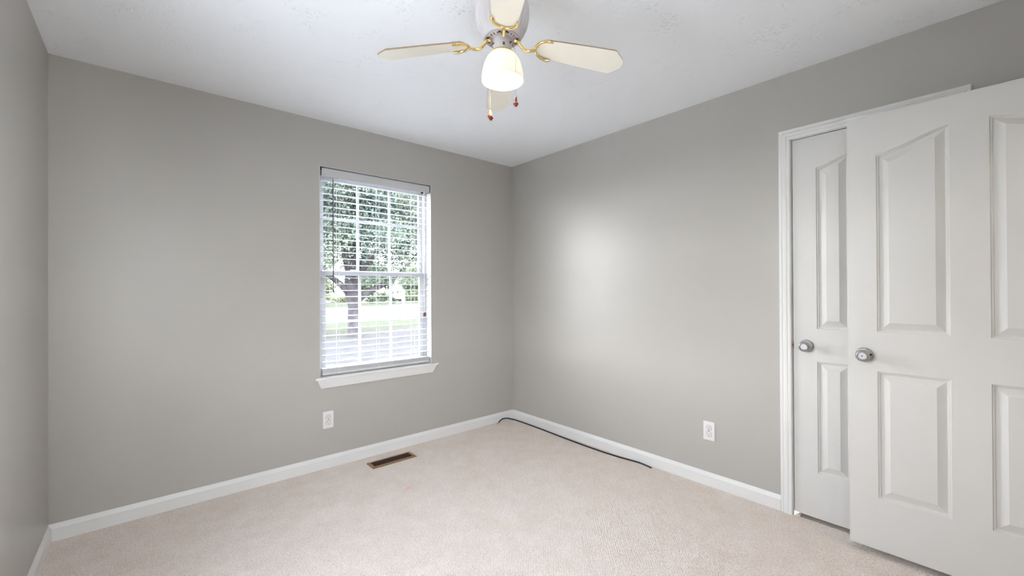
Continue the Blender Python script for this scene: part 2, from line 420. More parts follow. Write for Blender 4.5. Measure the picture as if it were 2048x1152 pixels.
b.box(XR-0.001, XR+WT, CY1, CY1+0.0035, 0, CZ+0.0035); b.box(XR-0.001, XR+WT, CY0-0.0035, CY0, 0, CZ+0.0035); b.box(XR-0.001, XR+WT, CY0, CY1, CZ, CZ+0.0035)
b.box(XR+0.038, XR+0.07, CY1-0.012, CY1, 0, CZ); b.box(XR+0.038, XR+0.07, CY0, CY0+0.012, 0, CZ); b.box(XR+0.038, XR+0.07, CY0+0.012, CY1-0.012, CZ-0.012, CZ)
b.build('jamb', M['trim'], tr)
b = MB(); b.lathe([(0.0005, -0.0016), (0.017, -0.001), (0.017, 0.0)], (XR+0.0005, CY1+0.0045, 0.935), 'x', 20)
for i, v in enumerate(b.v):                     # squeeze the lip into a tall narrow half round
    b.v[i] = (v[0]-0.0, CY1-0.0015+(v[1]-CY1-0.0045)*0.38+0.003, 0.935+(v[2]-0.935)*1.9)
b.build('strike_plate', M['bronze'], tr, smooth=40)
def entry_pts(w, d):
    y = YF+d
    return [(EX0-w-0.003, y, 0), (EX0-w-0.003, y, CZ+w+0.003), (EX1+w+0.003, y, CZ+w+0.003), (EX1+w+0.003, y, 0)]
b = MB(); casing_path(b, entry_pts, cp_out)
tr2 = b.build('trim_2', M['trim'], smooth=20)
struct(tr2, 'white moulded casing around the bedroom doorway behind the camera', 'door casing')
b = MB(); b.box(EX0-0.02, EX0, YF-WT, YF, 0, CZ+0.02); b.box(EX1, EX1+0.02, YF-WT, YF, 0, CZ+0.02); b.box(EX0, EX1, YF-WT, YF, CZ, CZ+0.02)
b.build('jamb', M['trim'], tr2)

# ------------------------------------------------------------------ six panel style doors with arched upper panels
def s_curve(t):                                # rise of the upper panel's top edge, 0..1 from stile to mullion
    t = min(1, max(0, t)); return 0.62*(0.5-0.5*math.cos(PI*t))+0.38*t
def door_mesh(xf, ys, z0, z1, thick, panels, direction=-1):
    """front face on plane x = xf facing -x; ys = (near edge y, far edge y); panels = list of
       (ya, yb, za, zb, rise, flip): rise > 0 gives the S-curved top, flip mirrors it"""
    b = MB(); NC = 24
    for side in (0, 1):
        x0 = xf if side == 0 else xf+thick
        sg = 1 if side == 0 else -1
        cols = sorted(set([(min(p[0], p[1]), max(p[0], p[1])) for p in panels]))
        lo, hi = min(ys), max(ys); yy = lo
        for (ya, yb) in cols:
            b.add([(x0, yy, z0), (x0, ya, z0), (x0, ya, z1), (x0, yy, z1)], [(0, 1, 2, 3)])
            yy = yb
            ps = sorted([p for p in panels if abs(min(p[0], p[1])-ya) < 1e-6], key=lambda p: p[2])
            zc = [z0]*(NC+1)
            for p in ps:
                bot = [p[2]]*(NC+1)
                vs = [(x0, ya+(yb-ya)*k/NC, zc[k]) for k in range(NC+1)]+[(x0, ya+(yb-ya)*k/NC, bot[k]) for k in range(NC+1)]
                b.add(vs, [(k, k+1, k+NC+2, k+NC+1) for k in range(NC)])
                zc = [p[3]+p[4]*s_curve((1-k/NC) if p[5] else k/NC) for k in range(NC+1)]
            vs = [(x0, ya+(yb-ya)*k/NC, zc[k]) for k in range(NC+1)]+[(x0, ya+(yb-ya)*k/NC, z1) for k in range(NC+1)]
            b.add(vs, [(k, k+1, k+NC+2, k+NC+1) for k in range(NC)])
        b.add([(x0, yy, z0), (x0, hi, z0), (x0, hi, z1), (x0, yy, z1)], [(0, 1, 2, 3)])
        for (ya, yb, za, zb, rise, flip) in panels:
            ya, yb = min(ya, yb), max(ya, yb)
            levels = [(0, 0), (0.003, 0.0060), (0.0075, 0.0065), (0.0105, 0.0120), (0.0135, 0.0125), (0.0420, 0.0020), (0.0432, 0.0010)]
            rings = []
            for ins, dp in levels:
                y0_, y1_ = ya+ins, yb-ins; r = []
                r.append((x0+sg*dp, y0_, za+ins)); r.append((x0+sg*dp, y1_, za+ins))
                for k in range(NC, -1, -1):
                    tt = k/NC; y_ = y0_+(y1_-y0_)*tt
                    rr = rise*s_curve((1-tt) if flip else tt)
                    r.append((x0+sg*dp, y_, zb+rr-ins))
                rings.append(r)
            b.rings(rings, cap=False)
            b.add(rings[-1], [tuple(range(len(rings[-1])))])
    lo, hi = min(ys), max(ys); a = 0.0012
    # edges
    b.box(xf+a, xf+thick-a, lo-0.0, lo+0.001, z0, z1); b.box(xf+a, xf+thick-a, hi-0.001, hi, z0, z1)
    b.box(xf+a, xf+thick-a, lo, hi, z0, z0+0.001); b.box(xf+a, xf+thick-a, lo, hi, z1-0.001, z1)
    for yy in (lo, hi):
        b.add([(xf, yy, z0), (xf+thick, yy, z0), (xf+thick, yy, z1), (xf, yy, z1)], [(0, 1, 2, 3)])
    b.add([(xf, lo, z0), (xf+thick, lo, z0), (xf+thick, hi, z0), (xf, hi, z0)], [(0, 1, 2, 3)])
    b.add([(xf, lo, z1), (xf+thick, lo, z1), (xf+thick, hi, z1), (xf, hi, z1)], [(0, 1, 2, 3)])
    return b
def knob(parent, x, y, z, sg, lock=False):
    """door knob on a face at x, sticking out along sg*x"""
    P = lambda pr: [(r, sg*h) for r, h in pr]
    kb = MB(); kb.lathe(P([(0.033, 0), (0.0335, 0.003), (0.0325, 0.006), (0.029, 0.0085), (0.017, 0.0105), (0.013, 0.013), (0.0125, 0.022),
                (0.015, 0.028), (0.022, 0.034), (0.0265, 0.041), (0.027, 0.047), (0.0245, 0.054), (0.0215, 0.0575), (0.0185, 0.0585), (0.0165, 0.057), (0.015, 0.0545), (0.002, 0.0545)]), (x, y, z), 'x', 40)
    k = kb.build('door_knob', M['nickel'], parent, smooth=50)
    tag(k, 'round satin nickel knob')
    if lock:
        q = MB(); q.lathe(P([(0.0028, 0.0545), (0.0028, 0.0556), (0.0005, 0.0557)]), (x, y, z), 'x', 14); q.build('keyhole', M['nickel_dark'], k, smooth=40)
        q = MB(); q.lathe(P([(0.0045, 0.0065), (0.0045, 0.0098), (0.001, 0.0099)]), (x, y-0.0245, z+0.004), 'x', 14); q.build('screw', M['nickel_dark'], k, smooth=40)
    return k
# bedroom door standing open along the right wall
OX, OY0, OY1 = 2.570, 0.487, -0.323
pan = []
for (ya, yb, fl) in ((0.3805, 0.1425, True), (0.0295, -0.209, False)):
    pan.append((ya, yb, 0.269, 0.858, 0, False)); pan.append((ya, yb, 1.042, 1.866, 0.070, fl))
d1 = thing('door_1', (OX+0.017, OY1, 0.03), 'white open bedroom door with raised panels and a knob, nearest at right', 'door', kind='structure')
door_mesh(OX, (OY0, OY1), 0.032, 2.057, 0.035, pan).build('door_leaf', M['door'], d1, smooth=20)
knob(d1, OX, 0.427, 0.931, -1, True); knob(d1, OX+0.035, 0.427, 0.931, 1)
b = MB(); b.box(OX+0.009, OX+0.026, OY0, OY0+0.0012, 0.902, 0.960)
lp = b.build('latch_plate', M['chain'], d1)
b = MB(); b.box(OX+0.012, OX+0.022, OY0+0.0012, OY0+0.010, 0.922, 0.940); b.build('latch_bolt', M['chain'], lp)
for z in (0.25, 1.05, 1.85):
    b = MB(); b.lathe([(0.006, 0), (0.006, 0.09)], (OX-0.004, OY1-0.002, z-0.045), 'z', 12); b.build('hinge', M['nickel'], d1, smooth=40)
# closet door, closed
pc = []
for (ya, yb, fl) in ((0.6455, 0.505, True), (0.392, 0.252, False)):
    pc.append((ya, yb, 0.262, 0.855, 0, False)); pc.append((ya, yb, 1.030, 1.889, 0.042, fl))
d2 = thing('door_2', (XR+0.017, CY0+0.003, 0.02), 'white closed closet door partly hidden behind the open door', 'door', kind='structure')
door_mesh(XR+0.0015, (CY1-0.003, CY0+0.003), 0.022, CZ-0.0035, 0.035, pc).build('door_leaf', M['door'], d2, smooth=20)
knob(d2, XR+0.0015, 0.693, 0.935, -1)

# ------------------------------------------------------------------ window in the back wall
FY0, FY1 = YB+0.075, YB+WT               # vinyl frame depth range
def sash(parent, name, x0, x1, z0, z1, y0, y1, rail_b, rail_t, stile, zm, swap=None):
    """double hung sash with 3 x 2 grille; swap maps (x,y,z) for the other wall"""
    f = swap or (lambda x, y, z: (x, y, z))
    def bx(b, xa, xb, ya, yb, za, zb):
        k = len(b.v); b.box(xa, xb, ya, yb, za, zb)
        for i in range(k, len(b.v)): b.v[i] = f(*b.v[i])
    b = MB(); bx(b, x0, x0+stile, y0, y1, z0, z1); bx(b, x1-stile, x1, y0, y1, z0, z1)
    bx(b, x0+stile, x1-stile, y0, y1, z0, z0+rail_b); bx(b, x0+stile, x1-stile, y0, y1, z1-rail_t, z1)
    s = b.build(name, M['vinyl'], parent, bevel=0.002)
    ym = (y0+y1)/2; w = 0.009; b = MB(); gx0, gx1 = x0+stile, x1-stile
    for k in (1, 2):
        xx = gx0+(gx1-gx0)*k/3; bx(b, xx-w, xx+w, ym-0.006, ym+0.006, z0+rail_b, z1-rail_t)
    bx(b, gx0, gx1, ym-0.0055, ym+0.0055, zm-w, zm+w)
    b.build('muntin_grille', M['vinyl'], s)
    b = MB(); k = len(b.v); vs = [(gx0, ym, z0+rail_b), (gx1, ym, z0+rail_b), (gx1, ym, z1-rail_t), (gx0, ym, z1-rail_t)]
    b.add([f(*v) for v in vs], [(0, 1, 2, 3)]); b.build('glass_pane', M['glass'], s)
    return s
def make_window(name, x0, x1, z0, z1, label, swap=None):
    f = swap or (lambda x, y, z: (x, y, z))
    def bx(b, *a):
        k = len(b.v); b.box(*a)
        for i in range(k, len(b.v)): b.v[i] = f(*b.v[i])
    w = thing(name, f((x0+x1)/2, YB+0.1, z0), label, 'window', kind='structure')
    b = MB()                                        # white painted returns of the opening
    bx(b, x0-0.004, x0, YB, FY0, z0, z1); bx(b, x1, x1+0.004, YB, FY0, z0, z1); bx(b, x0-0.004, x1+0.004, YB, FY0, z1, z1+0.004)
    b.build('reveal', M['reveal'], w)
    b = MB(); fr = 0.024
    bx(b, x0-0.004, x0+fr, FY0, FY1, z0-0.02, z1+0.004); bx(b, x1-fr, x1+0.004, FY0, FY1, z0-0.02, z1+0.004)
    bx(b, x0+fr, x1-fr, FY0, FY1, z0-0.02, z0+0.014); bx(b, x0+fr, x1-fr, FY0, FY1, z1-fr, z1+0.004)
    b.build('window_frame', M['vinyl'], w, bevel=0.002)
    zr = 1.375                                      # meeting rails
    s1 = sash(w, 'lower_sash', x0+fr, x1-fr, z0+0.014, zr+0.018, FY0+0.006, FY0+0.030, 0.045, 0.034, 0.038, 1.017, swap)
    b = MB(); xm = (x0+x1)/2
    for dx in (-0.17, 0.17):
        bx(b, xm+dx-0.025, xm+dx+0.025, FY0+0.002, FY0+0.02, zr+0.018, zr+0.028)
    b.build('sash_lock', M['vinyl'], s1, bevel=0.001)
    sash(w, 'upper_sash', x0+fr, x1-fr, zr-0.018, z1-fr, FY0+0.034, FY0+0.058, 0.034, 0.04, 0.030, 1.778, swap)
    # stool and sloped apron
    b = MB(); bx(b, x0, x1, YB-0.002, FY0+0.004, z0-0.016, z0)
    bx(b, x0-0.042, x1+0.052, YB-0.034, YB-0.0005, z0-0.016, z0)
    b.build('window_stool', M['trim'], w, bevel=0.003)
    b = MB()
    pr = [(0.0, z0-0.016, 0.0, 1), (0.026, z0-0.016, 0, 1), (0.024, z0-0.024, 0.004, 1), (0.011, z0-0.078, 0.03, 1), (0.0, z0-0.078, 0.03, 1)]
    r0 = [f(x0-0.030+e, YB-d-0.0003, z) for d, z, e, _ in pr]; r1 = [f(x1+0.040-e, YB-d-0.0003, z) for d, z, e, _ in pr]
    b.rings([r0, r1]); b.build('window_apron', M['trim'], w, bevel=0.0015)
    return w
make_window('window_1', WX0, WX1, WZ0, WZ1, 'white double hung window with grilles behind the blind')
sw2 = lambda x, y, z: (XL-(y-YB), L2Y0+(x-WX0), z)
make_window('fill_window_left', WX0, WX0+(L2Y1-L2Y0), L2Z0, L2Z1, 'bare white double hung window added unseen in the left wall for fill daylight', sw2)

sw3 = lambda x, y, z: (L3X1-(x-WX0), YF-(y-YB), z)
make_window('fill_window_front', WX0, WX0+(L3X1-L3X0), L2Z0, L2Z1, 'bare white double hung window added unseen behind the camera for fill daylight', sw3)

# ------------------------------------------------------------------ blind
BX0, BX1, BY = WX0+0.012, WX1-0.010, YB+0.036
bl = thing('window_blind', ((BX0+BX1)/2, BY, WZ0+0.02), 'white horizontal slat blind lowered inside the window opening', 'window blind')
b = MB(); b.box(BX0+0.004, BX1-0.004, BY-0.024, BY+0.026, 2.062, 2.104); b.build('headrail', M['slat'], bl, bevel=0.002)
b = MB()
vp = [(0, 2.052), (-0.004, 2.054), (-0.006, 2.060), (-0.006, 2.104), (-0.004, 2.110), (0, 2.112), (0.003, 2.112), (0.003, 2.052)]
b.rings([[(BX0, BY-0.028+u, v) for u, v in vp], [(BX1, BY-0.028+u, v) for u, v in vp]]); b.build('valance', M['slat'], bl, smooth=30)
for xx, s_ in ((WX0+0.001, 1), (WX1-0.001, -1)):
    b = MB(); b.box(xx, xx+s_*0.003, BY-0.032, BY+0.02, 2.058, 2.114); b.box(xx, xx+s_*0.030, BY-0.032, BY+0.02, 2.1085, 2.1145)
    b.build('bracket', M['dark_bracket'], bl)
b = MB(); NS = 29; z_top, z_bot = 2.030, 0.738; sl = []
for i in range(NS):
    zc = z_top-(z_top-z_bot)*i/(NS-1); wdt = 0.025; tilt = math.radians(2.0)+random.uniform(-0.012, 0.012)
    if i == 19: tilt -= math.radians(9)
    if i in (20, 21): tilt -= math.radians(1)
    pr = []
    for k in range(7):
        u = -1+2*k/6; pr.append((wdt*u, 0.0024*(1-u*u)+0.0013))
    pr = pr+[(u, v-0.0026) for u, v in reversed(pr)]
    ct, st_ = math.cos(tilt), math.sin(tilt); dz = random.uniform(-0.0012, 0.0012)
    b.rings([[(BX0+0.004, BY+u*ct-v*st_, zc+u*st_+v*ct) for u, v in pr],
             [(BX1-0.004, BY+u*ct-v*st_, zc+dz+u*st_+v*ct) for u, v in pr]])
b.build('slats', M['slat'], bl, smooth=30)
b = MB(); b.box(BX0+0.004, BX1-0.004, BY-0.025, BY+0.025, 0.648, 0.668)
for k in range(5):
    z = 0.6690+0.0052*k; b.box(BX0+0.004+0.0006*k, BX1-0.004-0.0004*k, BY-0.0252+0.0005*(k % 2), BY+0.0252, z, z+0.0042)
b.build('bottom_rail', M['slat'], bl, bevel=0.0008)
for xx in (1.055, 1.356, 1.652):
    b = MB()
    for yy in (BY-0.0265, BY+0.0265):
        b.tube([(xx, yy, 2.06), (xx, yy, 1.4), (xx, yy, 0.650)], 0.0009, 6)
    for yy in (BY-0.0285,):
        b.tube([(xx+0.006+0.001*math.sin(z*7), yy, z) for z in np.linspace(2.06, 0.66, 24)], 0.0008, 6)
    for i in range(NS):
        zc = z_top-(z_top-z_bot)*i/(NS-1)-0.002; b.tube([(xx, BY-0.0265, zc), (xx, BY+0.0265, zc)], 0.0006, 5)
    b.build('ladder_cord', M['cord'], bl)
b = MB(); b.tube([(1.0125, BY-0.036, z) for z in (2.052, 2.03)], 0.0015, 8); b.tube([(1.0125, BY-0.037, z) for z in (2.032, 1.98, 1.6, 1.27, 1.236, 1.232)], [0.0034, 0.0042, 0.0042, 0.0046, 0.0046, 0.002], 8)
tag(b.build('tilt_wand', M['wand'], bl, smooth=50), 'long dark brown tilt wand')
b = MB(); b.tube([(1.742, BY-0.038, 2.056), (1.740, BY-0.037, 1.8), (1.739, BY-0.037, 1.5), (1.736, BY-0.037, 1.25), (1.738, BY-0.037, 1.06)], 0.0011, 6)
b.tube([(1.748, BY-0.036, 2.056), (1.745, BY-0.036, 1.8), (1.743, BY-0.036, 1.5), (1.741, BY-0.036, 1.25), (1.740, BY-0.037, 1.06)], 0.0011, 6)
lc = b.build('lift_cord', M['cord'], bl)
for k, (xx, zz) in enumerate(((1.744, 1.046), (1.732, 1.044))):
    b = MB(); b.lathe([(0.003, 0.018), (0.006, 0.015), (0.0085, -0.002), (0.0075, -0.013), (0.003, -0.015)], (xx, BY-0.040-0.004*k, zz), 'z', 14); b.build('tassel', M['tassel'], lc, smooth=50)
b = MB(); b.box(1.715, 1.735, BY-0.034, BY-0.028, 2.040, 2.053); b.build('cord_lock', M['bronze'], bl, bevel=0.001)

# ------------------------------------------------------------------ outlets
def outlet(name, mp, label, loc):
    """mp(u, v, d): u right on wall, v up, d out"""
    t = thing(name, loc, label, 'electrical outlet', 'wall outlets')
    def ring(w, h, d, r=0.003):
        pts = []
        for cx, cy, a0 in ((w-r, h-r, 0), (-w+r, h-r, 90), (-w+r, -h+r, 180), (w-r, -h+r, 270)):
            for k in range(4):
                a = math.radians(a0+30*k); pts.append(mp(cx+r*math.cos(a), cy+r*math.sin(a), d))
        return pts
    b = MB(); b.rings([ring(0.036, 0.059, 0.0003), ring(0.036, 0.059, 0.0022), ring(0.0345, 0.0575, 0.0048), ring(0.032, 0.055, 0.0054)]); b.build('wall_plate', M['plastic'], t, smooth=40)
    for s_ in (1, -1):
        b = MB(); rs = []
        for d, sc_ in ((0.0048, 1.0), (0.0068, 1.0), (0.0074, 0.95)):
            rr = []
            for k in range(28):
                a = 2*PI*k/28; x = 0.0172*math.cos(a); y = 0.0172*math.sin(a)
                y = max(-0.0142, min(0.0142, y)); rr.append(mp(x*sc_, s_*0.0195+y*sc_, d))
            rs.append(rr)
        b.rings(rs); rc = b.build('receptacle', M['plastic'], t, smooth=40)
        b = MB()
        for (u0, hh) in ((-0.0065, 0.0045), (0.0065, 0.0036)):
            k = len(b.v); b.box(u0-0.0012, u0+0.0012, s_*0.0195+0.0035-hh, s_*0.0195+0.0035+hh, 0.0070, 0.0078)
            for i in range(k, len(b.v)): b.v[i] = mp(*b.v[i])
        rs = [[mp(0.0026*math.cos(2*PI*k/12), s_*0.0195-0.0078+0.0026*math.sin(2*PI*k/12), d) for k in range(12)] for d in (0.0070, 0.0078)]
        b.rings(rs); b.build('slots', M['slot'], rc)
    # dark socket rim showing round each receptacle
        b = MB(); rr0 = []; rr1 = []
        for k in range(28):
            a = 2*PI*k/28; x, y = math.cos(a), math.sin(a)
            rr0.append(mp(0.0186*x, s_*0.0195+max(-0.0156, min(0.0156, 0.0186*y)), 0.0053)); rr1.append(mp(0.0186*x, s_*0.0195+max(-0.0156, min(0.0156, 0.0186*y)), 0.0056))
        b.rings([rr0, rr1]); b.build('receptacle_gap', M['fan_gap'], rc)
    b = MB(); b.rings([[mp(0.003*math.cos(2*PI*k/12), 0.003*math.sin(2*PI*k/12), d) for k in range(12)] for d in (0.0052, 0.0062)]); b.build('screw', M['chain'], t)
outlet('wall_outlet', lambda u, v, d: (0.975+u, YB-d, 0.336+v), 'white duplex outlet on the wall below the window', (0.975, YB, 0.277))
outlet('wall_outlet', lambda u, v, d: (XR-d, 1.219-u, 0.346+v), 'white duplex outlet on the right wall near the closet door', (XR, 1.219, 0.287))

# ------------------------------------------------------------------ floor vent
VX0, VX1, VY0, VY1 = 1.198, 1.535, 2.871, 2.992
v = thing('floor_vent', ((VX0+VX1)/2, (VY0+VY1)/2, 0.0), 'brass framed brown floor vent set in the carpet below the window wall', 'floor vent')
def rr_(i, z, x0=VX0, x1=VX1, y0=VY0, y1=VY1): return [(x0+i, y0+i, z), (x1-i, y0+i, z), (x1-i, y1-i, z), (x0+i, y1-i, z)]
b = MB(); b.rings([rr_(0, 0.0005), rr_(0.0005, 0.004), rr_(0.003, 0.0065), rr_(0.020, 0.0085), rr_(0.0215, 0.008), rr_(0.0215, 0.001)], cap=False); b.build('vent_frame', M['vent_brass'], v, smooth=30)
b = MB(); n_ = 32
for k in range(n_):
    x = VX0+0.0225+(VX1-VX0-0.045)*(k+0.5)/n_
    b.add([(x-0.003, VY0+0.0215, 0.002), (x+0.001, VY0+0.0215, 0.0072), (x+0.0024, VY0+0.0215, 0.0072), (x-0.0015, VY0+0.0215, 0.002),
           (x-0.003, VY1-0.0215, 0.002), (x+0.001, VY1-0.0215, 0.0072), (x+0.0024, VY1-0.0215, 0.0072), (x-0.0015, VY1-0.0215, 0.002)],
          [(0, 1, 2, 3), (7, 6, 5, 4), (0, 4, 5, 1), (1, 5, 6, 2), (2, 6, 7, 3), (3, 7, 4, 0)])
b.box(VX0+0.0215, VX1-0.0215, (VY0+VY1)/2-0.001, (VY0+VY1)/2+0.001, 0.002, 0.0066)
b.build('louvers', M['vent_brown'], v)
b = MB(); b.box(VX0+0.0215, VX1-0.0215, VY0+0.0215, VY1-0.0215, 0.0012, 0.0018); b.build('duct', M['black'], v)

# ------------------------------------------------------------------ black cable along the right wall
def spline(P, n=12):
    P = [Vector(p) for p in P]; out = []
    for i in range(len(P)-1):
        p0, p1, p2, p3 = P[max(i-1, 0)], P[i], P[i+1], P[min(i+2, len(P)-1)]
        for k in range(n):
            t = k/n; out.append(0.5*((2*p1)+(-p0+p2)*t+(2*p0-5*p1+4*p2-p3)*t*t+(-p0+3*p1-3*p2+p3)*t**3))
    out.append(P[-1]); return out
cb = thing('cable', (2.66, 2.4, 0.0), 'black coaxial cable lying on the carpet along the right baseboard into the corner', 'cable')
zc = 0.0058
pts = [(2.478, 3.068, 0.008), (2.503, 3.076, 0.020), (2.548, 3.086, 0.030), (2.600, 3.090, 0.024), (2.640, 3.078, 0.012), (2.660, 3.045, zc+0.001), (2.666, 2.96, zc), (2.664, 2.80, zc), (2.655, 2.578, zc),
       (2.642, 2.30, zc), (2.638, 2.04, zc), (2.648, 1.86, zc), (2.6665, 1.735, zc), (2.667, 1.68, zc), (2.655, 1.60, zc)]
b = MB(); b.tube(spline(pts), 0.0055, 12); b.build('jacket', M['cable'], cb, smooth=60)
def axis_tube(b, p, d, prof, n=12):
    d = Vector(d).normalized(); p = Vector(p)
    b.tube([p+d*h for r, h in prof], [r for r, h in prof], n)
b = MB(); axis_tube(b, (2.478, 3.068, 0.0082), (-1, -0.30, -0.08), [(0.0045, 0), (0.0058, 0.001), (0.0058, 0.008), (0.0045, 0.009), (0.0045, 0.012), (0.0066, 0.0125), (0.0066, 0.021), (0.0012, 0.0215), (0.0008, 0.026)], 6)
tag(b.build('connector', M['brass'], cb), 'small brass screw connector')

# pink heart on the carpet
b = MB(); hp = []
for k in range(28):
    a = 2*PI*k/28; x = 16*math.sin(a)**3; y = 13*math.cos(a)-5*math.cos(2*a)-2*math.cos(3*a)-math.cos(4*a); hp.append((x*0.00085, y*0.00085))
ang = -0.713
R_ = lambda x, y: (1.247+x*math.cos(ang)-y*math.sin(ang), 2.450+x*math.sin(ang)+y*math.cos(ang))
b.rings([[(*R_(x, y), 0.0014) for x, y in hp], [(*R_(x, y), 0.0024) for x, y in hp]])
tag(b.build('heart_sticker', M['pink']), 'tiny pink heart shaped sticker lying on the beige carpet', 'sticker')

# ------------------------------------------------------------------ ceiling fan
FX, FY = 1.040, 1.252
def Q(z): return 1.246+(z-1.246)*0.976
fan = thing('ceiling_fan', (FX, FY, H), 'white and brass four blade ceiling fan with a lit glass shade', 'ceiling fan')
# ribbed motor housing
b = MB(); prof = [(0.072, 2.440), (0.081, 2.437), (0.083, 2.395), (0.084, 2.368), (0.092, 2.352), (0.1005, 2.334), (0.1025, 2.312), (0.1015, 2.288), (0.095, 2.258), (0.085, 2.236), (0.0765, 2.222), (0.074, 2.213), (0.068, 2.209), (0.065, 2.214)]
NR = 144; rs = []
for r, z in prof:
    amp = 0.0022 if 2.225 < z < 2.345 else 0
    rs.append([(FX+(r+amp*math.cos(36*2*PI*k/NR))*math.cos(2*PI*k/NR), FY+(r+amp*math.cos(36*2*PI*k/NR))*math.sin(2*PI*k/NR), z) for k in range(NR)])
b.rings(rs); mh = b.build('motor_housing', M['fan_white'], fan, smooth=50)
b = MB(); b.lathe([(0.061, 2.2165), (0.061, 2.208), (0.050, 2.206), (0.048, 2.210)], (FX, FY, 0), 'z', 48); b.build('flywheel', M['fan_white'], fan, smooth=40)
b = MB()
for k in range(24):
    a = 2*PI*k/24
    ca, sa = math.cos(a), math.sin(a)
    for (r0, r1) in ((0.049, 0.057),):
        w = 0.0013
        vs = [(FX+r*ca-s_*w*sa, FY+r*sa+s_*w*ca, z) for z in (2.2045, 2.2072) for r in (r0, r1) for s_ in (-1, 1)]
        b.add(vs, [(0, 1, 3, 2), (4, 6, 7, 5), (0, 4, 5, 1), (2, 3, 7, 6), (0, 2, 6, 4), (1, 5, 7, 3)])
b.build('cooling_slots', M['fan_gap'], mh)
# switch housing under the motor
b = MB(); b.lathe([(r, Q(z)) for r, z in [(0.034, 2.232), (0.0355, 2.228), (0.0355, 2.205), (0.034, 2.196), (0.0345, 2.186), (0.0345, 2.176), (0.030, 2.172)]], (FX, FY, 0), 'z', 40); b.build('switch_housing', M['fan_white'], fan, smooth=40)
# roped brass gallery ring holding the shade
b = MB(); NT = 40
for s_ in (0, 1):
    pts = []
    for k in range(NT*4+1):
        a = 2*PI*k/(NT*4); tw = k*2*PI/8+s_*PI
        r = 0.0395+0.0026*math.cos(tw); pts.append((FX+r*math.cos(a), FY+r*math.sin(a), Q(2.1765)+0.0026*math.sin(tw)))
    b.tube(pts, 0.0026, 6, cap=False)
b.build('brass_ring', M['brass'], fan, smooth=60)
# bell shade
outp = [(0.036, 2.190), (0.0445, 2.186), (0.054, 2.176), (0.063, 2.160), (0.0705, 2.140), (0.0760, 2.118), (0.0795, 2.096), (0.0815, 2.078), (0.0822, 2.068)]
outp = [(r, Q(2.068+(z-2.068)*0.89)) for r, z in outp]
inp = [(r-0.0028, z) for r, z in reversed(outp)]; inp[-1] = (0.033, Q(2.174))
rs = []; NR = 120
for r, z in outp+inp:
    amp = 0.0006 if 2.08 < z < 2.18 else 0
    rs.append([(FX+(r+amp*math.cos(40*2*PI*k/NR))*math.cos(2*PI*k/NR), FY+(r+amp*math.cos(40*2*PI*k/NR))*math.sin(2*PI*k/NR), z) for k in range(NR)])
b = MB(); b.rings(rs, cap=False); tag(b.build('lamp_shade', M['shade'], fan, smooth=60), 'frosted white bell shaped glass shade')
b = MB(); b.lathe([(r, Q(z)) for r, z in [(0.0005, 2.066), (0.010, 2.0675), (0.020, 2.073), (0.0275, 2.083), (0.0300, 2.096), (0.0285, 2.108), (0.022, 2.124), (0.0145, 2.138), (0.013, 2.142)]], (FX, FY, 0.012), 'z', 32)
tag(b.build('light_bulb', M['bulb'], fan, smooth=60), 'glowing warm white bulb')
b = MB(); b.lathe([(r, Q(z)) for r, z in [(0.013, 2.153), (0.0135, 2.170), (0.017, 2.172), (0.017, 2.187)]], (FX, FY, 0), 'z', 24); b.build('bulb_socket', M['brass'], fan, smooth=40)
# blades with horseshoe arms
TH0 = math.radians(-36.9); BZ = 2.178; PT = math.radians(-12.5)
def bpt(th, r, w, h):
    """r along blade, w sideways (counter clockwise), h up, pitched about the blade axis"""
    ww = w*math.cos(PT)-h*math.sin(PT); hh = w*math.sin(PT)+h*math.cos(PT)
    # w>0 is the counter-clockwise edge: lower
    return (FX+r*math.cos(th)-ww*math.sin(th), FY+r*math.sin(th)+ww*math.cos(th), BZ-0.155*(r-0.16)+hh)
R0, R1 = 0.138, 0.4700
outline = []
for k in range(13):                                # rounded root
    a = PI/2+PI*k/12; outline.append((R0+0.040+0.040*math.cos(a), 0.046*math.sin(a)))
rootn = len(outline)
outline += [(0.30, -0.0535), (R1-0.045, -0.0585)]
for k in range(5): a = -PI/2+ (PI/4)*k/4; outline.append((R1-0.045+0.012*math.cos(a), -0.0585+0.012+0.012*math.sin(a)))
outline += [(R1-0.012, -0.030), (R1-0.003, -0.018), (R1, 0.0), (R1-0.003, 0.018), (R1-0.012, 0.030)]
for k in range(5): a = PI/4+(PI/4)*k/4; outline.append((R1-0.045+0.012*math.cos(a), 0.0585-0.012+0.012*math.sin(a)))
outline += [(R1-0.045, 0.0585), (0.30, 0.0535)]
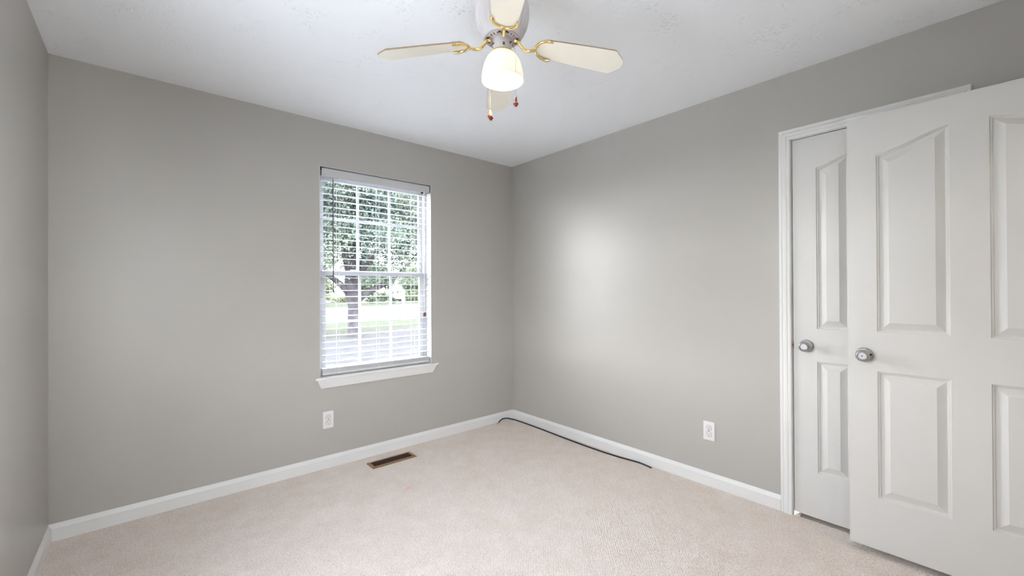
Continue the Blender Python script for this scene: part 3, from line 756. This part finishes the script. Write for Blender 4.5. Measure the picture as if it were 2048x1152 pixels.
for q in range(4):
    th = TH0+q*PI/2
    b = MB(); T = 0.0028
    lo = [bpt(th, r, w, -T) for r, w in outline]; hi = [bpt(th, r, w, T) for r, w in outline]; n = len(outline)
    b.add(lo+hi, [tuple(range(n)), tuple(range(n, 2*n))]); b.cur = 1
    b.add(lo+hi, [(k, (k+1) % n, n+(k+1) % n, n+k) for k in range(n)])
    b.build('fan_blade', [M['blade'], M['blade_edge']], fan)
    # arm: stem from flywheel, dipping to the blade, then a horseshoe clamped under the blade root
    b = MB()
    stem = spline([(0.046, 0.0, 0.0300), (0.058, 0, 0.026), (0.070, 0, 0.010), (0.086, 0, -0.006), (0.104, 0, -0.010), (0.128, 0, -0.005)], 6)
    def dn(p): return (FX+p[0]*math.cos(th)-p[1]*math.sin(th), FY+p[0]*math.sin(th)+p[1]*math.cos(th), BZ+p[2])
    b.tube([dn(p) for p in stem], [0.0095-0.0035*min(1, i/12) for i in range(len(stem))], 10)
    hs = []
    for k in range(25):
        a = math.radians(98)+math.radians(164)*k/24
        rr = 0.180+0.052*math.cos(a)
        hs.append(bpt(th, rr, 0.0475*math.sin(a), -0.0072))
    hs = [bpt(th, 0.190, 0.0440, -0.0072)]+hs+[bpt(th, 0.190, -0.0440, -0.0072)]
    rad = [0.0036]+[0.0050]*25+[0.0036]
    b.tube(hs, rad, 10)
    arm = b.build('blade_arm', M['brass'], fan, smooth=60)
    b = MB()
    for s_ in (-1, 1):
        b.lathe([(0.0045, 0), (0.0045, 0.003), (0.001, 0.004)], dn((0.056, s_*0.014, 0.0255)), 'z', 10)
    b.build('screw', M['bronze'], arm, smooth=40)
# toggles on the switch housing
cf = Vector((-math.sin(YAW), -math.cos(YAW), 0)); cr = Vector((math.cos(YAW), -math.sin(YAW), 0)); F0 = Vector((FX, FY, 0))
def fp(right, toward, z): p = F0+cr*right+cf*toward; return (p.x, p.y, Q(z))
for p_, d_ in ((fp(0.026, 0.018, 2.209), cr*0.8+cf*0.6), (fp(-0.028, 0.010, 2.209), -cr*0.8+cf*0.5), (fp(0.006, 0.031, 2.197), cf)):
    b = MB(); axis_tube(b, p_, d_, [(0.0045, 0), (0.0045, 0.006), (0.003, 0.012), (0.001, 0.0125)], 12); b.build('thumb_screw', M['tassel'], fan, smooth=50)
def chain(pts, beads=0.0042, r=0.0011):
    b = MB(); P = spline(pts, 40); L = 0; last = P[0]
    b.tube(P[::6]+[P[-1]], 0.00045, 5)
    for p in P[1:]:
        L += (p-last).length; last = p
        if L >= beads:
            L = 0; b.lathe([(0.0002, -r), (r*0.8, -r*0.6), (r, 0), (r*0.8, r*0.6), (0.0002, r)], p, 'z', 6)
    return b
def pendant(parent, p, tan, s=1.0):
    x, y, z = p
    b = MB(); b.lathe([(0.0018*s, 0), (0.0032*s, -0.003*s), (0.0052*s, -0.018*s), (0.0060*s, -0.0215*s)], (x, y, z), 'z', 16)
    k = b.build('pendant', M['tan_wood'] if tan else M['red_wood'], parent, smooth=50)
    if not tan:
        q = MB(); q.lathe([(0.0062*s, -0.0212*s), (0.0066*s, -0.023*s), (0.0060*s, -0.0245*s)], (x, y, z), 'z', 16); q.build('pendant_band', M['tan_wood'], parent, smooth=50)
    q = MB(); q.lathe([(0.0058*s, -0.0245*s if not tan else -0.0215*s), (0.0094*s, -0.0265*s), (0.0094*s, -0.0295*s), (0.0072*s, -0.0325*s), (0.0056*s, -0.0345*s), (0.0042*s, -0.037*s), (0.0008*s, -0.0375*s)], (x, y, z), 'z', 16)
    q.build('pendant_tip', M['red_wood'], parent, smooth=50)
c1 = chain([fp(0.038, 0.020, 2.207), fp(0.046, 0.040, 2.175), fp(0.050, 0.066, 2.125), fp(0.050, 0.073, 2.07), fp(0.050, 0.073, 1.972)]).build('pull_chain', M['chain'], fan)
pendant(c1, fp(0.050, 0.073, 1.974), False)
c2 = chain([fp(-0.038, -0.02, 2.207), fp(-0.046, -0.05, 2.17), fp(-0.052, -0.074, 2.11), fp(-0.053, -0.078, 2.05), fp(-0.053, -0.078, 1.992)]).build('pull_chain', M['chain'], fan)
pendant(c2, fp(-0.053, -0.078, 1.990), True)
c3 = chain([fp(-0.036, -0.03, 2.207), fp(-0.044, -0.06, 2.17), fp(-0.050, -0.088, 2.11), fp(-0.051, -0.092, 2.05), fp(-0.0505, -0.093, 1.988)]).build('pull_chain', M['chain'], fan)
pendant(c3, fp(-0.050, -0.093, 1.990), True)

# ------------------------------------------------------------------ outdoors
b = MB(); G = GROUND
b.box(-60, 90, YB+WT+0.02, 120, G-0.2, G); b.box(-60, XL-WT-0.02, -40, YB+WT+0.02, G-0.2, G); b.box(XL-WT-0.02, 1.3, -40, YF-WT-0.02, G-0.2, G)
struct(b.build('ground', M['grass']), 'green lawn outside the window', 'lawn')
b = MB()
b.add([(-60, 14.0, G+0.01), (90, 43.0, G+0.01), (90, 62, G+0.01), (-60, 33, G+0.01), (-60, 14.0, G-0.1), (90, 43.0, G-0.1), (90, 62, G-0.1), (-60, 33, G-0.1)],
      [(0, 1, 2, 3), (7, 6, 5, 4), (0, 4, 5, 1), (1, 5, 6, 2), (2, 6, 7, 3), (3, 7, 4, 0)])
struct(b.build('road', M['asphalt']), 'pale bright road beyond the lawn outside the window', 'road')
b = MB(); b.box(-9, XL-WT-0.02, -6, 8, G-0.02, G+0.015); b.box(XL-WT-0.02, 1.4, -6, YF-WT-0.02, G-0.02, G+0.015)  # unseen pale slab, added to bounce daylight up to the ceiling
struct(b.build('bounce_patio', M['bounce_patio']), 'unseen pale concrete slab added to bounce daylight into the room', 'bounce_patio')
b = MB(); b.rings([[(-8, 10.5, z), (16.2, 22.2, z), (20, 14, z), (14, YB+WT+0.3, z), (-8, YB+WT+0.3, z)] for z in (G-0.05, G+0.012)])  # flat darker patch that paints the tree's shade on the lawn
struct(b.build('lawn_shade_patch', M['lawn_shade']), 'grey ground patch painted as tree shade between the house and the lawn', 'painted shade')
# unseen rest of the house, shaped to keep the sun off this side
b = MB(); b.box(XR+0.95, 14, -9.5, YB+WT, G, 2.55); b.box(1.42, XR+0.95, -9.5, hy-1.35, G, 2.55)
struct(b.build('unseen_house_wall', M['siding']), 'pale siding walls of the unseen rest of the house, shaped to block the sun', 'house')
b = MB(); x0, x1 = 1.2, 14.4
b.rings([[(x0, -9.9, 2.6), (x0, YB+WT+0.4, 2.6), (x0, -3.0, 6.4)], [(x1, -9.9, 2.6), (x1, YB+WT+0.4, 2.6), (x1, -3.0, 6.4)]])
b.rings([[(XL-0.5, YF-WT-0.35, 2.6), (XL-0.5, YB+WT+0.4, 2.6), (XL-0.5, 1.3, 3.8)], [(1.2, YF-WT-0.35, 2.6), (1.2, YB+WT+0.4, 2.6), (1.2, 1.3, 3.8)]])
struct(b.build('roof', M['shingle']), 'unseen grey shingle roof over the house, shaped to block the sun', 'roof')

def leaves(name, m, parent, c, rad, n, size, rng, shell=0.35, zmin=None, clumps=60):
    """n bent leaf quads gathered in clumps inside an ellipsoid, one mesh"""
    d = rng.normal(size=(clumps, 3)); d /= np.linalg.norm(d, axis=1)[:, None]
    cc = np.array(c)+d*rng.uniform(shell, 1, (clumps, 1))*np.array(rad); cs = rng.uniform(0.10, 0.26, clumps)*min(rad)
    k = rng.integers(clumps, size=n)
    p = cc[k]+rng.normal(size=(n, 3))*cs[k][:, None]*np.array([1, 1, 0.7])
    if zmin is not None:
        lo = p[:, 2] < zmin; p[lo, 2] = zmin+rng.uniform(0, 0.3, lo.sum())
    a = rng.normal(size=(n, 3)); a /= np.linalg.norm(a, axis=1)[:, None]
    u = np.cross(a, rng.normal(size=(n, 3))); u /= np.linalg.norm(u, axis=1)[:, None]; w = np.cross(a, u)
    sz = size*rng.uniform(0.6, 1.3, (n, 1))
    V = np.stack([p-u*sz, p-w*sz*0.42+a*sz*0.1, p+u*sz, p+w*sz*0.42+a*sz*0.1], 1).reshape(-1, 3)
    org = Vector((c[0], c[1], V[:, 2].min())); V = V-np.array(org)
    me = bpy.data.meshes.new(name)
    me.vertices.add(4*n); me.vertices.foreach_set('co', V.ravel().astype(np.float32))
    me.loops.add(4*n); me.loops.foreach_set('vertex_index', np.arange(4*n, dtype=np.int32))
    me.polygons.add(n); me.polygons.foreach_set('loop_start', np.arange(0, 4*n, 4, dtype=np.int32))
    me.update(calc_edges=True); me.materials.append(m)
    o = bpy.data.objects.new(name, me); C.objects.link(o); WORLD[o] = org
    if parent is not None: o.parent = parent; o.location = org-WORLD[parent]
    else: o.location = org
    return o
rng = np.random.default_rng(11)
tx, ty = 6.40, 17.2
tree = thing('shade_tree', (tx, ty, G), 'large leafy green tree with a forked grey trunk in the front lawn', 'tree')
b = MB()
b.tube([(tx, ty, G-0.05), (tx+0.01, ty, G+0.12), (tx-0.02, ty, 0.1), (tx-0.01, ty, 0.65), (tx-0.05, ty, 1.05), (tx-0.1, ty, 1.6), (tx-0.1, ty, 2.6), (tx+0.1, ty+0.1, 4.2), (tx+0.2, ty, 6.3)], [0.34, 0.26, 0.225, 0.225, 0.30, 0.27, 0.22, 0.14, 0.05], 14)
def branch(pts, r0, r1): 
    P = spline(pts, 5); b.tube(P, [r0+(r1-r0)*i/(len(P)-1) for i in range(len(P))], 9)
branch([(tx, ty, 0.85), (tx-0.35, ty, 1.30), (tx-0.65, ty+0.1, 1.62), (tx-1.2, ty, 2.0), (tx-2.2, ty-0.3, 2.5), (tx-3.2, ty-0.4, 3.3)], 0.16, 0.05)
branch([(tx+0.05, ty, 0.8), (tx+0.45, ty-0.05, 1.12), (tx+1.0, ty, 1.38), (tx+1.7, ty, 1.75), (tx+2.6, ty+0.2, 2.5), (tx+3.4, ty, 3.5)], 0.17, 0.05)
branch([(tx, ty, 1.2), (tx+0.4, ty+0.3, 2.2), (tx+0.9, ty+0.8, 3.4), (tx+1.4, ty+1.2, 5.0)], 0.15, 0.04)
branch([(tx-0.1, ty, 1.3), (tx-0.5, ty-0.5, 2.4), (tx-1.0, ty-1.0, 3.8), (tx-1.4, ty-1.2, 5.2)], 0.14, 0.04)
branch([(tx-0.1, ty, 1.1), (tx+0.1, ty-0.6, 2.0), (tx+0.5, ty-1.6, 3.0), (tx+0.8, ty-2.2, 4.2)], 0.13, 0.04)
b.build('trunk', M['bark'], tree, smooth=60)
tag(leaves('foliage', M['leaf'], tree, (tx+0.4, ty, 4.8), (4.6, 3.6, 3.1), 170000, 0.062, rng, 0.10, 1.45, 300), kind='stuff')
# mailbox at the road edge
mb = thing('mailbox', (12.1, 24.3, G), 'white mailbox on a white post beside the road', 'mailbox')
b = MB(); b.box(12.03, 12.17, 24.23, 24.37, G-0.05, 1.22); b.lathe([(0.11, 1.22), (0.11, 1.245), (0.02, 1.30)], (12.1, 24.3, 0), 'z', 4); b.build('post', M['post'], mb)
b = MB(); b.box(11.62, 12.17, 24.24, 24.36, 0.72, 0.80); b.build('support_arm', M['post'], mb)
b = MB(); pr = [(-0.11, 0.80), (0.11, 0.80), (0.11, 0.93)]+[(0.11*math.cos(a), 0.93+0.11*math.sin(a)) for a in np.linspace(0, PI, 9)]+[(-0.11, 0.93)]
b.rings([[(11.50, 24.3+u, v) for u, v in pr], [(12.02, 24.3+u, v) for u, v in pr]]); b.build('box', M['vinyl'], mb, smooth=40)
# hedge and trees beyond the road
spots = [(15.4, 56, 3.2, 'pale green bushy tree beyond the road at the left of the window'), (24.4, 59, 3.2, 'tall yellow green tree beyond the road right of the trunk'),
         (33.4, 62, 3.2, 'rounded green tree beyond the road behind the mailbox'), (42.6, 65, 3.2, 'pale tree beyond the road past the right side of the window')]
for i, (x, y, r, lab) in enumerate(spots):
    tt = thing('far_tree', (x, y, G), lab, 'tree', 'trees beyond the road')
    b = MB(); b.tube([(x, y, G-0.1), (x+0.1, y, 1.2), (x, y, r)], [0.3, 0.22, 0.1], 8); b.build('trunk', M['bark'], tt)
    tag(leaves('foliage', M['leaf_far'], tt, (x, y, r*0.95), (r*0.97, r*0.7, r*1.15), 14000, 0.22, rng, 0.1, 0.3, 90), kind='stuff')
tag(leaves('hedge', M['leaf_far'], None, (24, 47.5, 0.35), (16, 0.9, 0.7), 12000, 0.15, rng, 0.1, G, 260), 'low yellow green hedge along the far side of the road', 'hedge')
